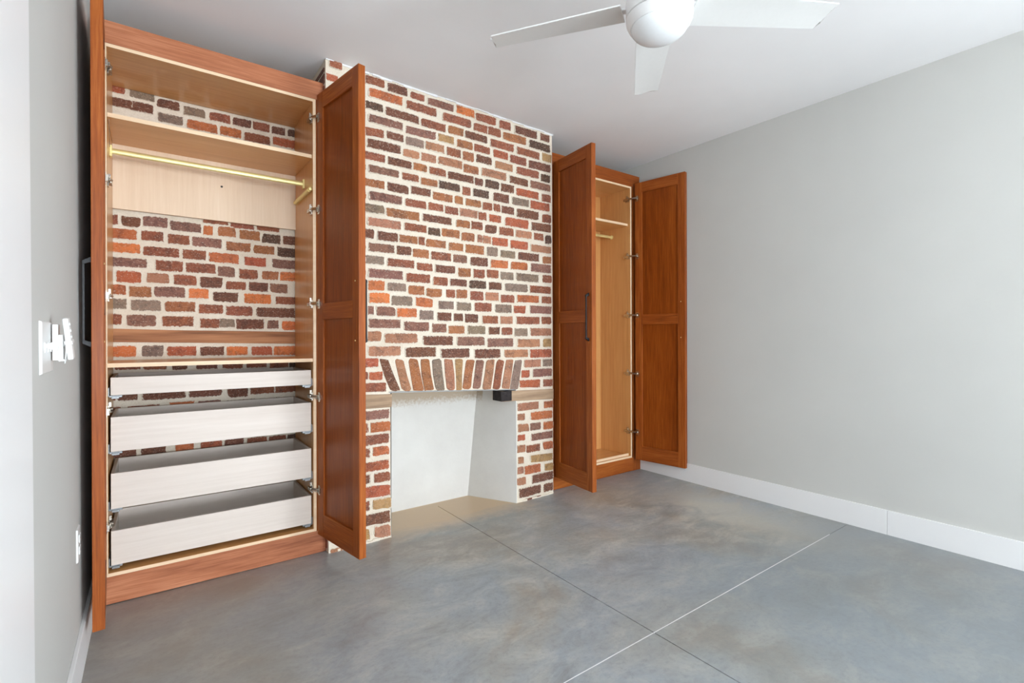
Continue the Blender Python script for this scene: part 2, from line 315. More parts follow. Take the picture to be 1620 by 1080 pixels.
CHIMNEY_BRICKS = """1012 2674 1012 2718 1130 2728 1130 2682 r
1152 2668 1152 2716 1282 2727 1282 2678 d
1301 2672 1302 2709 1396 2716 1396 2677 r
1414 2665 1415 2706 1612 2716 1612 2673 p
1031 2603 1031 2652 1248 2657 1247 2606 o
1269 2598 1269 2650 1490 2654 1490 2601 r
1525 2593 1525 2645 1744 2654 1744 2600 r
1011 2528 1011 2573 1121 2578 1121 2532 k
1135 2529 1135 2574 1358 2572 1357 2526 d
1371 2518 1371 2564 1553 2571 1553 2523 r
1568 2522 1568 2575 1684 2579 1683 2526 t
1032 2459 1032 2504 1251 2503 1251 2456 p
1266 2446 1266 2491 1478 2505 1477 2457 p
1494 2456 1494 2506 1611 2505 1611 2455 y
1010 2373 1010 2416 1128 2429 1128 2385 r
1146 2385 1147 2430 1249 2432 1249 2387 d
1267 2379 1268 2429 1390 2428 1390 2378 g
1404 2381 1404 2432 1536 2434 1536 2382 m
1555 2380 1555 2432 1662 2436 1661 2383 r
1019 2305 1019 2354 1237 2365 1237 2315 d
1251 2306 1251 2349 1356 2353 1356 2309 m
1376 2307 1376 2356 1477 2354 1476 2304 m
1490 2305 1491 2355 1672 2363 1672 2312 m
1009 2235 1009 2281 1134 2283 1133 2235 r
1150 2236 1150 2281 1305 2275 1305 2230 d
1318 2236 1319 2282 1412 2278 1412 2231 t
1430 2231 1430 2277 1547 2277 1547 2229 r
1561 2225 1561 2273 1763 2280 1762 2230 d
1030 2162 1030 2206 1222 2209 1221 2164 p
1243 2160 1243 2205 1353 2205 1353 2159 r
1369 2152 1369 2198 1483 2198 1483 2151 t
1494 2153 1495 2204 1654 2203 1654 2150 k
1008 2082 1008 2128 1131 2125 1130 2077 t
1149 2080 1149 2130 1283 2123 1283 2072 d
1300 2083 1300 2131 1436 2133 1436 2084 d
1454 2075 1455 2122 1597 2126 1597 2077 t
1614 2074 1614 2126 1676 2131 1676 2077 t
1033 2001 1033 2050 1244 2056 1244 2005 p
1263 2005 1263 2050 1404 2048 1404 2001 r
1422 2005 1422 2050 1527 2048 1526 2003 r
1541 1999 1541 2048 1636 2049 1635 1998 r
1007 1928 1007 1977 1124 1978 1123 1928 g
1137 1927 1138 1977 1361 1972 1361 1919 t
1378 1926 1379 1974 1593 1975 1593 1925 d
1022 1854 1022 1902 1233 1900 1232 1849 m
1254 1854 1254 1900 1410 1901 1410 1854 r
1421 1846 1421 1896 1504 1895 1504 1843 k
1514 1849 1514 1900 1650 1897 1649 1844 t
1010 1776 1010 1830 1059 1831 1059 1776 d
1082 1774 1083 1828 1211 1827 1211 1772 d
1221 1774 1222 1823 1344 1826 1344 1776 t
1354 1774 1354 1826 1389 1824 1389 1772 r
1401 1767 1402 1816 1544 1820 1544 1770 t
1566 1762 1566 1816 1679 1819 1679 1763 t
1031 1700 1031 1751 1188 1753 1187 1701 p
1203 1699 1203 1751 1300 1754 1300 1700 d
1313 1693 1313 1747 1423 1749 1422 1694 t
1438 1691 1439 1742 1585 1747 1585 1694 r
1602 1688 1602 1743 1706 1743 1705 1687 p
1009 1630 1009 1679 1122 1678 1122 1628 g
1144 1625 1144 1674 1322 1672 1321 1623 r
1339 1621 1339 1665 1447 1660 1447 1615 r
1470 1613 1470 1662 1614 1660 1613 1609 d
1638 1599 1638 1657 1736 1658 1735 1600 t
1026 1554 1026 1604 1248 1599 1247 1546 p
1264 1539 1265 1592 1431 1595 1430 1540 r
1453 1532 1454 1585 1555 1582 1555 1528 r
1574 1533 1574 1579 1702 1578 1702 1531 d
1024 1473 1024 1535 1127 1536 1127 1473 o
1143 1476 1143 1526 1262 1526 1262 1475 g
1281 1465 1282 1522 1389 1519 1389 1460 t
1405 1458 1405 1511 1512 1506 1511 1453 t
1547 1453 1547 1510 1613 1507 1612 1450 r
1625 1456 1625 1511 1705 1511 1704 1455 t
1025 1400 1026 1458 1157 1461 1157 1401 O
1171 1393 1171 1451 1309 1450 1309 1390 g
1327 1400 1327 1452 1446 1437 1446 1384 o
1487 1378 1488 1431 1600 1434 1600 1380 g
1624 1375 1625 1432 1739 1432 1739 1373 g
1023 1330 1023 1382 1054 1383 1054 1331 p
1074 1328 1074 1383 1190 1377 1189 1321 p
1202 1321 1202 1378 1333 1376 1333 1318 O
1352 1306 1353 1369 1450 1370 1450 1306 g
1478 1302 1478 1358 1585 1361 1585 1304 d
1602 1301 1602 1356 1669 1356 1669 1300 d
1024 1257 1025 1309 1227 1305 1227 1250 p
1248 1245 1248 1300 1420 1290 1420 1233 p
1442 1230 1443 1286 1546 1285 1546 1228 p
1560 1221 1560 1276 1685 1275 1685 1219 t
1022 1176 1022 1232 1101 1231 1101 1173 m
1123 1170 1123 1226 1341 1220 1341 1162 m
1376 1152 1376 1209 1596 1202 1596 1143 d
1626 1144 1626 1201 1849 1195 1848 1136 p
1018 1094 1018 1150 1230 1145 1230 1086 m
1255 1079 1256 1138 1474 1133 1474 1071 d
1502 1067 1502 1127 1728 1120 1727 1058 d
1629 2669 1630 2722 1773 2726 1773 2672 O
1780 2659 1781 2709 1955 2725 1955 2674 r
1980 2659 1981 2713 2077 2723 2077 2668 r
2115 2656 2115 2712 2329 2726 2328 2669 d
2360 2663 2360 2719 2454 2725 2454 2669 d
1764 2589 1765 2641 1878 2646 1878 2593 r
1882 2591 1883 2646 1991 2654 1991 2597 r
2011 2586 2011 2638 2226 2655 2226 2601 t
2250 2591 2250 2643 2461 2647 2460 2593 k
1695 2521 1695 2570 1878 2579 1878 2528 d
1899 2514 1900 2567 2109 2577 2108 2521 r
2129 2513 2129 2566 2356 2571 2356 2516 r
2378 2517 2379 2580 2470 2581 2470 2517 y
1631 2449 1631 2500 1756 2507 1756 2455 t
1769 2450 1769 2500 1897 2508 1896 2457 r
1926 2446 1927 2501 2053 2505 2053 2448 b
2070 2439 2070 2496 2228 2503 2228 2444 r
2246 2436 2246 2490 2470 2504 2469 2448 d
1676 2372 1677 2430 1763 2437 1763 2379 t
1787 2380 1787 2436 1913 2440 1912 2382 d
1942 2372 1943 2426 2102 2428 2102 2373 m
2131 2369 2131 2422 2346 2430 2346 2375 r
2368 2361 2368 2419 2453 2421 2453 2363 k
1683 2297 1684 2350 1805 2352 1804 2297 t
1826 2298 1826 2351 2041 2359 2041 2304 m
2064 2295 2064 2349 2239 2349 2239 2292 d
2258 2293 2258 2345 2462 2350 2462 2296 p
1773 2220 1773 2273 1839 2279 1838 2226 d
1859 2222 1859 2277 1975 2281 1975 2225 k
1992 2221 1992 2278 2108 2281 2108 2223 d
2124 2214 2125 2269 2342 2275 2342 2217 b
2370 2210 2371 2268 2462 2274 2462 2215 r
1674 2142 1674 2198 1738 2201 1738 2145 r
1755 2145 1755 2199 1887 2203 1886 2147 k
1925 2141 1925 2199 2063 2208 2063 2148 d
2089 2147 2089 2199 2245 2202 2245 2148 g
2260 2140 2260 2197 2452 2206 2451 2148 b
1697 2072 1698 2119 1819 2126 1819 2078 t
1838 2067 1838 2117 1916 2123 1916 2072 r
1930 2071 1930 2124 1983 2126 1983 2072 r
1994 2067 1994 2121 2106 2125 2106 2070 d
2132 2061 2133 2119 2344 2128 2344 2068 d
2379 2055 2380 2117 2468 2123 2467 2059 r
1652 1997 1652 2048 1793 2055 1792 2002 m
1803 1996 1803 2051 1867 2049 1867 1994 r
1888 1994 1889 2043 1991 2049 1991 1999 b
2025 1983 2025 2043 2241 2050 2241 1989 b
2268 1982 2269 2041 2467 2051 2467 1990 d
1623 1921 1623 1969 1730 1973 1730 1923 t
1745 1920 1745 1976 1832 1979 1831 1922 r
1855 1914 1856 1967 1951 1974 1951 1920 d
1973 1911 1974 1970 2105 1976 2105 1916 r
2120 1913 2120 1968 2271 1971 2271 1915 m
2296 1914 2296 1969 2388 1971 2388 1915 r
2404 1896 2405 1964 2467 1967 2467 1898 k
1666 1837 1666 1893 1768 1899 1768 1843 t
1794 1840 1794 1895 1829 1892 1828 1837 m
1839 1836 1839 1891 1901 1895 1901 1839 m
1915 1832 1915 1887 2053 1895 2052 1837 b
2073 1828 2073 1886 2237 1895 2237 1836 b
2264 1828 2265 1881 2466 1881 2466 1827 m
1696 1758 1696 1816 1847 1820 1847 1760 t
1865 1753 1866 1813 1964 1823 1964 1763 g
1984 1757 1984 1811 2119 1814 2119 1758 g
2140 1753 2140 1809 2346 1815 2346 1757 d
2378 1746 2378 1799 2466 1810 2466 1756 t
1733 1677 1734 1733 1876 1742 1876 1684 d
1897 1676 1898 1732 2052 1741 2052 1684 o
2075 1678 2075 1733 2233 1740 2233 1684 o
2257 1681 2258 1738 2466 1741 2465 1682 p
1759 1598 1759 1659 1846 1664 1846 1602 r
1870 1601 1870 1660 1966 1666 1966 1605 r
1986 1600 1986 1656 2101 1663 2100 1605 g
2127 1603 2127 1659 2342 1661 2342 1603 g
2380 1603 2380 1661 2465 1663 2465 1604 r
1725 1525 1725 1577 1864 1581 1864 1528 k
1883 1523 1883 1576 1994 1579 1994 1524 d
2019 1521 2019 1576 2232 1582 2232 1525 g
2253 1521 2254 1575 2465 1580 2465 1524 r
1732 1447 1732 1505 1840 1508 1839 1449 r
1858 1445 1858 1505 1968 1508 1968 1447 m
1988 1441 1988 1498 2109 1497 2108 1439 r
2129 1445 2129 1498 2341 1506 2341 1451 o
2370 1448 2370 1501 2464 1501 2464 1447 r
1765 1370 1766 1428 1910 1432 1909 1371 r
1937 1367 1937 1425 2079 1426 2079 1366 g
2099 1366 2099 1422 2210 1426 2210 1369 b
2250 1369 2250 1428 2464 1431 2464 1369 p
1688 1296 1688 1352 1796 1352 1796 1295 d
1828 1288 1828 1347 1965 1348 1964 1287 r
1984 1288 1984 1344 2090 1346 2090 1289 m
2122 1290 2123 1346 2347 1348 2346 1291 r
2369 1291 2369 1349 2464 1349 2463 1290 r
1708 1217 1708 1275 1852 1275 1851 1215 g
1878 1215 1879 1266 1973 1267 1972 1215 d
1995 1209 1995 1264 2087 1264 2087 1209 r
2107 1203 2107 1261 2234 1262 2233 1203 g
2255 1205 2255 1264 2463 1264 2463 1202 m
1870 1131 1870 1191 2095 1187 2095 1125 p
2133 1127 2134 1185 2352 1181 2352 1121 m
2384 1115 2384 1186 2463 1185 2462 1114 y
1758 1060 1759 1116 1983 1110 1983 1051 d
2014 1055 2014 1109 2236 1103 2235 1046 m
2251 1048 2251 1109 2469 1105 2469 1041 b
2195 974 2196 1031 2355 1028 2354 970 m
2380 975 2380 1031 2469 1030 2468 974 g
2171 900 2171 956 2244 956 2244 899 b
2275 898 2275 958 2468 957 2468 895 p
2150 833 2150 889 2351 877 2350 819 b
2382 825 2383 878 2474 875 2474 821 r
2129 667 2129 722 2333 715 2333 658 m
2385 658 2385 715 2481 711 2481 653 o
2131 595 2132 641 2197 639 2197 592 m
2255 588 2256 644 2481 631 2480 573 o
2133 508 2134 567 2236 564 2235 504 m
2249 504 2250 560 2353 566 2352 509 p
2376 500 2376 557 2480 552 2480 494 o
2133 444 2133 491 2199 489 2199 442 b
2257 431 2258 485 2474 480 2473 424 p
2130 362 2130 413 2199 410 2198 358 m
2209 349 2210 407 2349 403 2348 344 r
2378 349 2378 408 2479 403 2479 343 o
2138 283 2138 330 2184 323 2184 276 m
2254 276 2254 326 2482 305 2482 253 y
2129 204 2129 259 2185 254 2185 199 m
2192 193 2192 253 2354 246 2353 185 o
2389 188 2389 244 2488 237 2487 181 y
2126 126 2126 181 2206 174 2205 118 m
2258 110 2259 171 2487 173 2487 110 d
2134 32 2134 99 2356 96 2355 26 d
2376 22 2376 84 2484 92 2484 30 d
2199 -6 2199 13 2358 7 2358 -13 d
971 1025 971 1075 1086 1073 1086 1022 b
937 956 937 1002 1017 999 1017 952 r
1028 950 1029 999 1110 995 1109 945 b
970 887 971 935 1134 927 1133 877 r
967 718 968 771 1152 769 1152 715 p
1034 644 1034 703 1157 698 1156 637 o
967 645 967 702 1018 698 1018 641 r
966 567 967 626 1147 630 1147 569 r
966 497 966 550 1027 545 1027 492 r
1046 501 1046 555 1147 551 1146 496 o
965 414 966 471 1148 471 1148 412 b
1051 346 1052 402 1150 391 1150 334 r
965 351 965 400 1022 394 1021 345 d
965 273 965 332 1156 312 1156 251 b
1044 189 1044 249 1161 237 1160 176 y
964 193 964 246 1023 240 1023 186 p
963 105 964 172 1153 158 1153 89 d
1052 24 1052 92 1151 75 1150 5 m
963 25 963 86 1022 82 1022 20 y
813 2703 813 2741 880 2742 880 2703 r
792 2622 792 2661 855 2663 855 2624 b
800 -12 800 20 863 19 863 -13 m"""
ARCH_BRICKS = """1160 881 1094 1068 1138 1067 1222 876 d
1239 875 1188 1065 1236 1064 1295 871 m
1312 870 1277 1063 1336 1061 1379 865 t
1392 864 1360 1060 1416 1058 1450 860 t
1468 859 1441 1057 1500 1055 1529 855 g
1553 853 1530 1054 1588 1053 1607 849 m
1624 848 1613 1052 1669 1050 1659 846 y
1670 854 1699 1045 1761 1043 1729 850 t
1749 849 1782 1042 1840 1040 1807 845 p
1828 843 1867 1039 1929 1037 1893 839 m
1915 837 1952 1036 2011 1035 1973 833 r
1990 832 2036 1034 2094 1032 2055 828 m
2064 827 2115 1031 2175 1029 2135 822 g"""
BACK_BRICKS = """-212 2477 -212 2515 -102 2518 -102 2479 b
-82 2478 -82 2520 24 2513 23 2470 g
37 2452 37 2493 136 2498 135 2455 d
155 2443 155 2488 256 2488 256 2443 g
-203 2404 -202 2452 -72 2455 -72 2406 d
-72 2404 -72 2454 18 2456 17 2406 d
41 2375 41 2426 153 2425 153 2374 g
168 2366 168 2422 316 2423 315 2366 o
278 2441 278 2487 381 2492 380 2445 r
397 2441 397 2488 489 2495 489 2447 d
501 2443 501 2489 589 2492 588 2445 r
604 2440 605 2485 677 2493 677 2448 d
696 2444 696 2490 743 2497 742 2451 k
331 2369 332 2421 436 2420 436 2367 o
453 2364 453 2416 594 2418 593 2365 r
604 2375 604 2426 742 2428 742 2376 b
-202 1790 -201 1839 -136 1845 -136 1794 r
-119 1790 -119 1842 -42 1844 -42 1791 d
-31 1798 -31 1851 76 1852 76 1797 p
89 1795 89 1844 234 1842 234 1791 p
-202 1716 -202 1771 -52 1776 -52 1720 o
-39 1721 -38 1775 60 1779 59 1723 r
78 1715 78 1770 177 1772 177 1717 r
192 1715 192 1767 337 1767 337 1713 p
-203 1650 -202 1699 -41 1698 -42 1647 O
-31 1640 -31 1693 130 1696 130 1641 r
145 1639 145 1694 254 1696 254 1639 r
-203 1573 -203 1621 -13 1624 -13 1574 p
19 1568 19 1626 148 1625 147 1566 r
159 1565 160 1620 306 1625 305 1568 r
247 1782 247 1837 290 1840 289 1785 o
315 1784 315 1841 406 1845 406 1787 t
427 1783 428 1838 532 1836 531 1780 t
547 1774 547 1830 649 1830 649 1773 k
664 1774 664 1825 739 1828 738 1776 d
354 1708 355 1762 483 1761 483 1706 t
500 1707 500 1755 613 1752 612 1702 t
627 1703 627 1758 738 1753 738 1697 k
266 1637 267 1690 420 1684 420 1630 o
447 1630 447 1685 564 1680 564 1624 b
598 1631 598 1684 738 1678 737 1624 p
316 1558 317 1616 398 1609 398 1551 p
418 1550 418 1609 520 1605 520 1545 r
546 1551 546 1603 632 1602 631 1549 t
646 1551 646 1606 737 1607 737 1550 O
243 1853 243 1889 367 1891 367 1854 r
380 1843 380 1880 501 1879 501 1841 r
518 1845 518 1883 643 1884 642 1844 r
-219 1501 -219 1550 -168 1553 -168 1503 m
-144 1494 -144 1551 -40 1550 -40 1492 b
-12 1498 -12 1548 81 1549 81 1498 m
104 1495 105 1548 209 1549 209 1494 r
-204 1435 -204 1483 -105 1476 -105 1427 o
-89 1421 -89 1476 7 1478 7 1421 t
18 1422 18 1476 154 1478 154 1422 p
175 1420 175 1475 270 1477 270 1420 O
-205 1353 -204 1404 -103 1408 -103 1356 g
-84 1349 -84 1403 46 1401 46 1345 g
61 1345 62 1399 204 1403 203 1347 t
-220 1273 -220 1328 -121 1327 -121 1271 r
-100 1268 -99 1324 23 1321 22 1264 p
49 1261 50 1318 195 1325 195 1265 r
230 1483 230 1545 334 1550 334 1487 d
356 1483 356 1530 454 1528 454 1481 r
474 1484 475 1535 576 1528 575 1475 d
588 1481 588 1532 688 1522 688 1470 p
290 1411 290 1466 415 1467 415 1410 d
447 1406 447 1461 591 1459 591 1402 O
618 1407 618 1452 736 1451 736 1405 r
218 1338 218 1391 339 1391 339 1337 r
350 1332 351 1390 491 1387 491 1327 r
511 1330 512 1386 736 1379 735 1320 d
225 1259 225 1310 318 1308 318 1256 r
318 1262 319 1310 396 1306 396 1257 g
404 1250 404 1312 553 1311 553 1247 d
574 1249 574 1306 633 1307 633 1249 p
655 1247 655 1302 735 1301 735 1245 O
-206 1105 -206 1163 -64 1161 -65 1101 O
-39 1102 -38 1162 56 1161 55 1099 g
71 1103 72 1156 207 1156 206 1102 b
-212 1040 -212 1076 -163 1074 -163 1038 r
-153 1037 -153 1076 -46 1073 -46 1034 r
-31 1031 -31 1074 70 1074 69 1030 r
95 1026 96 1070 161 1070 160 1025 d
224 1100 224 1149 341 1149 341 1099 d
355 1098 356 1150 465 1148 465 1095 O
486 1095 486 1147 595 1147 594 1094 b
607 1093 607 1148 734 1146 734 1090 O
207 1025 207 1070 310 1068 310 1022 d
334 1025 334 1071 440 1070 439 1022 r
456 1021 456 1070 569 1069 569 1018 r
579 1018 580 1068 689 1065 689 1013 r
696 1015 696 1063 734 1062 734 1013 k
-208 876 -208 922 -151 919 -151 873 r
-143 872 -143 919 -60 920 -61 872 d
-44 872 -44 920 155 918 155 868 d
170 868 170 917 332 918 331 868 d
360 854 360 916 460 918 460 854 d
477 863 477 921 607 921 606 861 r
616 860 616 920 738 918 738 857 r
-219 798 -218 843 -130 840 -131 794 r
-102 797 -101 839 35 844 35 801 r
79 804 80 848 194 846 194 800 o
210 799 211 844 324 844 323 798 p
353 784 354 836 499 833 498 780 r
525 781 525 835 643 833 643 778 d
662 780 662 833 757 831 757 777 r
-220 582 -220 628 -171 623 -171 576 d
-161 580 -161 624 -66 616 -67 572 d
-45 574 -45 620 64 608 63 560 d
106 572 106 618 191 610 191 563 o
224 564 225 611 328 610 328 561 b
341 565 342 611 441 605 441 558 d
459 559 459 604 562 601 561 555 r
576 556 576 602 671 600 670 553 r
679 556 680 600 737 598 737 553 k"""
# ------------------------------------------------------------------ room dimensions (metres)
XL, XR, YF, YB, H = -0.216, 3.575, -5.0, 3.295, 2.74
J1, J2 = 1.6365, 1.274

# floor: four slabs with saw-cut joints
fl = struct(MB().box(XL - .1, XR + .1, YF - .1, YB + .1, -0.12, -0.012).build('floor', mat='seam_dark'),
            'polished grey concrete floor with two crossing joints', 'floor')
g = 0.0022
for (x0, x1, y0, y1) in ((XL - .1, J1 - g, YF - .1, J2 - g), (J1 + g, XR + .1, YF - .1, J2 - g), (XL - .1, J1 - g, J2 + g, YB + .1), (J1 + g, XR + .1, J2 + g, YB + .1)):
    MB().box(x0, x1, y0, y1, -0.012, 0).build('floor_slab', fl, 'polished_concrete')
# joint sealant: pale strip in the cross joint, short of the right wall; the long joint stops inside the fireplace
MB().box(XL, 3.30, J2 - g, J2 + g, -0.012, -0.0008).build('joint_sealant', fl, 'trim_paint')
MB().box(J1 - g, J1 + g, 3.14, YB, -0.012, 0).build('joint_end', fl, 'polished_concrete')

struct(MB().box(XL - .1, XR + .1, YF - .1, YB + .1, H, H + .1).build('ceiling', mat='ceiling_paint'), 'smooth white ceiling', 'ceiling')
struct(MB().box(XL - .1, XL, YF - .1, YB, 0, H).build('wall_left', mat='wall_paint'), 'grey painted wall beside the left cabinet', 'wall')
struct(MB().box(XR, XR + .1, YF - .1, YB, 0, H).build('wall_right', mat='wall_paint'), 'long bare grey painted wall on the right', 'wall')
wf = struct(MB().box(XL, XR, YF - .1, YF, 0, H).build('wall_front', mat='wall_paint'))
trm = struct(MB().box(XL, XL + .012, 0.9, 1.452, 0, H).build('trim_1', mat='trim_paint', bevel=.003), 'white painted vertical trim board on the left wall', 'trim')

bbl = struct(MB().box(XL, XL + .013, 1.452, 2.86, 0, .147).build('baseboard_left', mat='trim_paint', bevel=.002), 'white flat baseboard along the left wall', 'baseboard')
bbr = struct(MB().box(XR - .013, XR, 1.0652, 2.92, 0, .147).build('baseboard_right', mat='trim_paint', bevel=.0012), 'white flat baseboard along the right wall', 'baseboard')
MB().box(XR - .013, XR, YF, 1.0640, 0, .1462).build('baseboard_board', bbr, 'trim_paint', bevel=.0012)

# ------------------------------------------------------------------ brickwork
TINT = {'r': (146, 84, 66), 'd': (112, 70, 58), 'p': (136, 94, 88), 'g': (138, 118, 110), 't': (164, 104, 72), 'b': (178, 92, 68),
        'o': (190, 106, 68), 'O': (216, 120, 72), 'k': (84, 62, 54), 'y': (178, 140, 98), 'm': (176, 122, 100)}
def outline(quad, rnd):
    """irregular rounded outline of a hand-made brick; quad = bl, tl, tr, br in (x, z)"""
    c = [Vector(q) for q in quad]
    ctr = sum(c, Vector((0, 0))) / 4
    hgt = min((c[1] - c[0]).length, (c[3] - c[2]).length, (c[2] - c[1]).length, (c[0] - c[3]).length)
    pts = []
    for i in range(4):
        a, b, d = c[i - 1], c[i], c[(i + 1) % 4]
        e1 = (a - b).normalized(); e2 = (d - b).normalized()
        r = hgt * rnd.uniform(0.14, 0.36)
        pts.append(b + e1 * r + e2 * r * 0.05)
        pts.append(b + (e1 + e2) * r * 0.30)
        pts.append(b + e2 * r + e1 * r * 0.05)
        L = (d - b).length
        if L > hgt * 1.3:
            pts.append(b.lerp(d, 0.5) + (ctr - b.lerp(d, 0.5)).normalized() * rnd.uniform(-.05, .07) * hgt)
    out = []
    for q in pts:
        dirv = (ctr - q)
        out.append(q + dirv.normalized() * rnd.uniform(-0.06, 0.07) * hgt)
    return ctr, out
def brick(parent, quad, tint, yfn, rnd, name='brick', proud=0.004):
    ctr, pts = outline(quad, rnd)
    yc = yfn(ctr.x); pr = proud * rnd.uniform(0.6, 1.5)
    n = len(pts); vs = []
    for q in pts: vs.append((q.x - ctr.x, yfn(q.x) - yc + 0.006, q.y - ctr.y))
    for q in pts:
        w = ctr + (q - ctr) * 0.985
        vs.append((w.x - ctr.x, yfn(w.x) - yc - pr, w.y - ctr.y))
    fs = [tuple(range(n, 2 * n))] + [(i, (i + 1) % n, (i + 1) % n + n, i + n) for i in range(n)]
    me = bpy.data.meshes.new(name); me.from_pydata(vs, [], fs); me.materials.append(MAT['brick_clay_side' if name == 'arch_brick' else 'brick_clay']); me.update()
    bm = bmesh.new(); bm.from_mesh(me); bmesh.ops.recalc_face_normals(bm, faces=bm.faces); bm.to_mesh(me); bm.free()
    o = bpy.data.objects.new(name, me); COL.objects.link(o); o.parent = parent; o.location = (ctr.x, yc, ctr.y)
    j = rnd.uniform(0.9, 1.1); c = lin(TINT[tint])
    o.color = (min(1, c[0] * j), min(1, c[1] * j * rnd.uniform(.95, 1.05)), min(1, c[2] * j * rnd.uniform(.76, .92)), 1)
    return o
def grow(q, g=.0042):
    (ax, az), (bx, bz), (cx, cz), (dx, dz) = q
    return [(ax - g, az - g), (bx - g, bz + g), (cx + g, cz + g), (dx + g, dz - g)]
def rows(txt):
    for ln in txt.strip().splitlines():
        w = ln.split(); v = [int(a) / 1000 for a in w[:8]]
        yield [(v[0], v[1]), (v[2], v[3]), (v[4], v[5]), (v[6], v[7])], w[8]

# back wall (open behind the left cabinet)
wb = struct(MB().box(XL, XR, YB, YB + .12, 0, H).build('wall_back', mat='mortar'), 'old brick wall with pale mortar behind the left cabinet', 'wall')
rnd = random.Random(11)
def clipx(q, lo, hi): return [(min(max(a, lo), hi), b) for a, b in q]
for q, t in rows(BACK_BRICKS):
    brick(wb, clipx(grow(q), XL + .004, .786), t, lambda x: YB, rnd, proud=.003)
# weathered nailing timber built into the back wall
nl = MB(); nl.prism([(-.205, 1.181), (.30, 1.171), (.786, 1.160), (.786, 1.234), (.42, 1.240), (.12, 1.243), (-.205, 1.252)], lambda p, s: (p[0], YB - .006 if s else YB + .02, p[1]))
nl.build('nailing_timber', wb, 'pine_timber', bevel=.002)['label'] = 'weathered pine board set into the bricks'

# ------------------------------------------------------------------ chimney breast
TS = 0.0311
def ych(x): return 2.8393 + TS * (x - 1.6)
CX0, CX1 = 0.789, 2.4800
fp = empty('brick_fireplace', (1.64, 2.84, 0), 'tall red brick chimney breast with flat brick arch over a white plastered firebox', 'fireplace')
def P(x, y, z): return (x - 1.64, y - 2.84, z)
mb = MB()
for poly in ([(CX0, 0), (1.158, 0), (1.158, .874), (CX0, .874)], [(2.124, 0), (CX1, 0), (CX1, .822), (2.124, .822)],
             [(CX0, .874), (1.158, .874), (2.124, .822), (CX1, .822), (CX1, H), (CX0, H)]):
    mb.prism(poly, lambda p, s: P(p[0], YB if s else ych(p[0]), p[1]))
body = mb.build('mortar_body', fp, 'mortar')
rnd = random.Random(5)
def ych_l(x): return ych(x + 0) - 2.84
def bk(quad, t, name='brick', **kw):
    q = grow([(a - 1.64, b) for a, b in quad])
    return brick(fp, q, t, lambda x: ych(x + 1.64) - 2.84, rnd, name, **kw)
for q, t in rows(CHIMNEY_BRICKS): bk(clipx(q, CX0 + .006, CX1 - .004), t)
for q, t in rows(ARCH_BRICKS): bk(q, t, 'arch_brick')
# the courses run on behind the open cabinet door
cr_ = random.Random(21)
for q, t in rows(CHIMNEY_BRICKS):
    x0 = min(q[0][0], q[1][0]); zc = (q[0][1] + q[1][1]) / 2
    if x0 < .85 or x0 > 1.06 or zc > 2.62 or zc < .07: continue
    bk([(CX0 + .006, q[0][1]), (CX0 + .006, q[1][1]), (x0 - .016, q[1][1]), (x0 - .016, q[0][1])], cr_.choice('rdprt'))
# bricks of the sides and of the strip hidden by the cabinet door: joined
def joined_bricks(name, specs, tint):
    m = MB()
    for (fn, a0, a1, z0, z1) in specs:
        hz = z1 - z0; e = .006
        pts = [(a0 + e, z0), (a0, z0 + e), (a0, z1 - e), (a0 + e, z1), (a1 - e, z1), (a1, z1 - e), (a1, z0 + e), (a1 - e, z0)]
        m.prism(pts, lambda p, s: fn(p, s))
    o = m.build(name, fp, 'brick_clay_side'); o['kind'] = 'stuff'; o.color = lin(tint) + (1,); return o
sp = {0: [], 1: [], 2: []}
zz = 0.02; kk = 0
rr = random.Random(3)
while zz < 2.69:
    lean = 0.012 * math.sin(zz * 3)
    z1 = min(zz + .052, 2.70)
    xs = [(CX0 + .004, .905), (.922, .985)] if kk % 2 else [(CX0 + .004, .985)]
    ys = [(2.83, 2.93), (2.945, 3.15), (3.165, 3.28)] if kk % 2 else [(2.83, 3.03), (3.045, 3.25)]
    for a, b in ys:
        sp[rr.randrange(3)].append((lambda p, s: P(CX0 + (.006 if s else -.004), p[0], p[1]), a, b, zz, z1))
        sp[rr.randrange(3)].append((lambda p, s: P(CX1 + (-.006 if s else .004), p[0] + .04, p[1]), a, min(b, 3.24), zz, z1))
    zz += .0665; kk += 1
for i_, tint in ((0, (146, 84, 66)), (1, (112, 70, 58)), (2, (150, 112, 98))): joined_bricks('side_bricks', sp[i_], tint)
# jagged plaster bead where the brick meets the ceiling
mc = MB(); rr = random.Random(9); x = CX0
while x < CX1:
    w = rr.uniform(.02, .06); mc.box(x - 1.64, min(x + w + .005, CX1 + .004) - 1.64, ych(x) - 2.84 - rr.uniform(.003, .010), ych(x) - 2.84 + .01, H - rr.uniform(.003, .014), H); x += w
o = mc.build('plaster_bead', fp, 'trim_paint')
# mortar toe at the floor
mc = MB()
for a, b in ((CX0, 1.158), (2.124, CX1)):
    x = a
    while x < b:
        w = rr.uniform(.02, .05); mc.box(x - 1.64, min(x + w, b) - 1.64, ych(x) - 2.84 - rr.uniform(.002, .009), ych(x) - 2.84 + .01, 0, rr.uniform(.006, .018)); x += w
mc.build('mortar_toe', fp, 'mortar')
# flat iron under the arch
mb = MB(); mb.prism([(1.150, .867), (1.150, .873), (2.10, .8235), (2.10, .8175)], lambda p, s: P(p[0], ych(p[0]) + (.09 if s else -.006), p[1]))
mb.build('lintel_bar', fp, 'steel_bar')['label'] = 'flat iron bar under the brick arch'
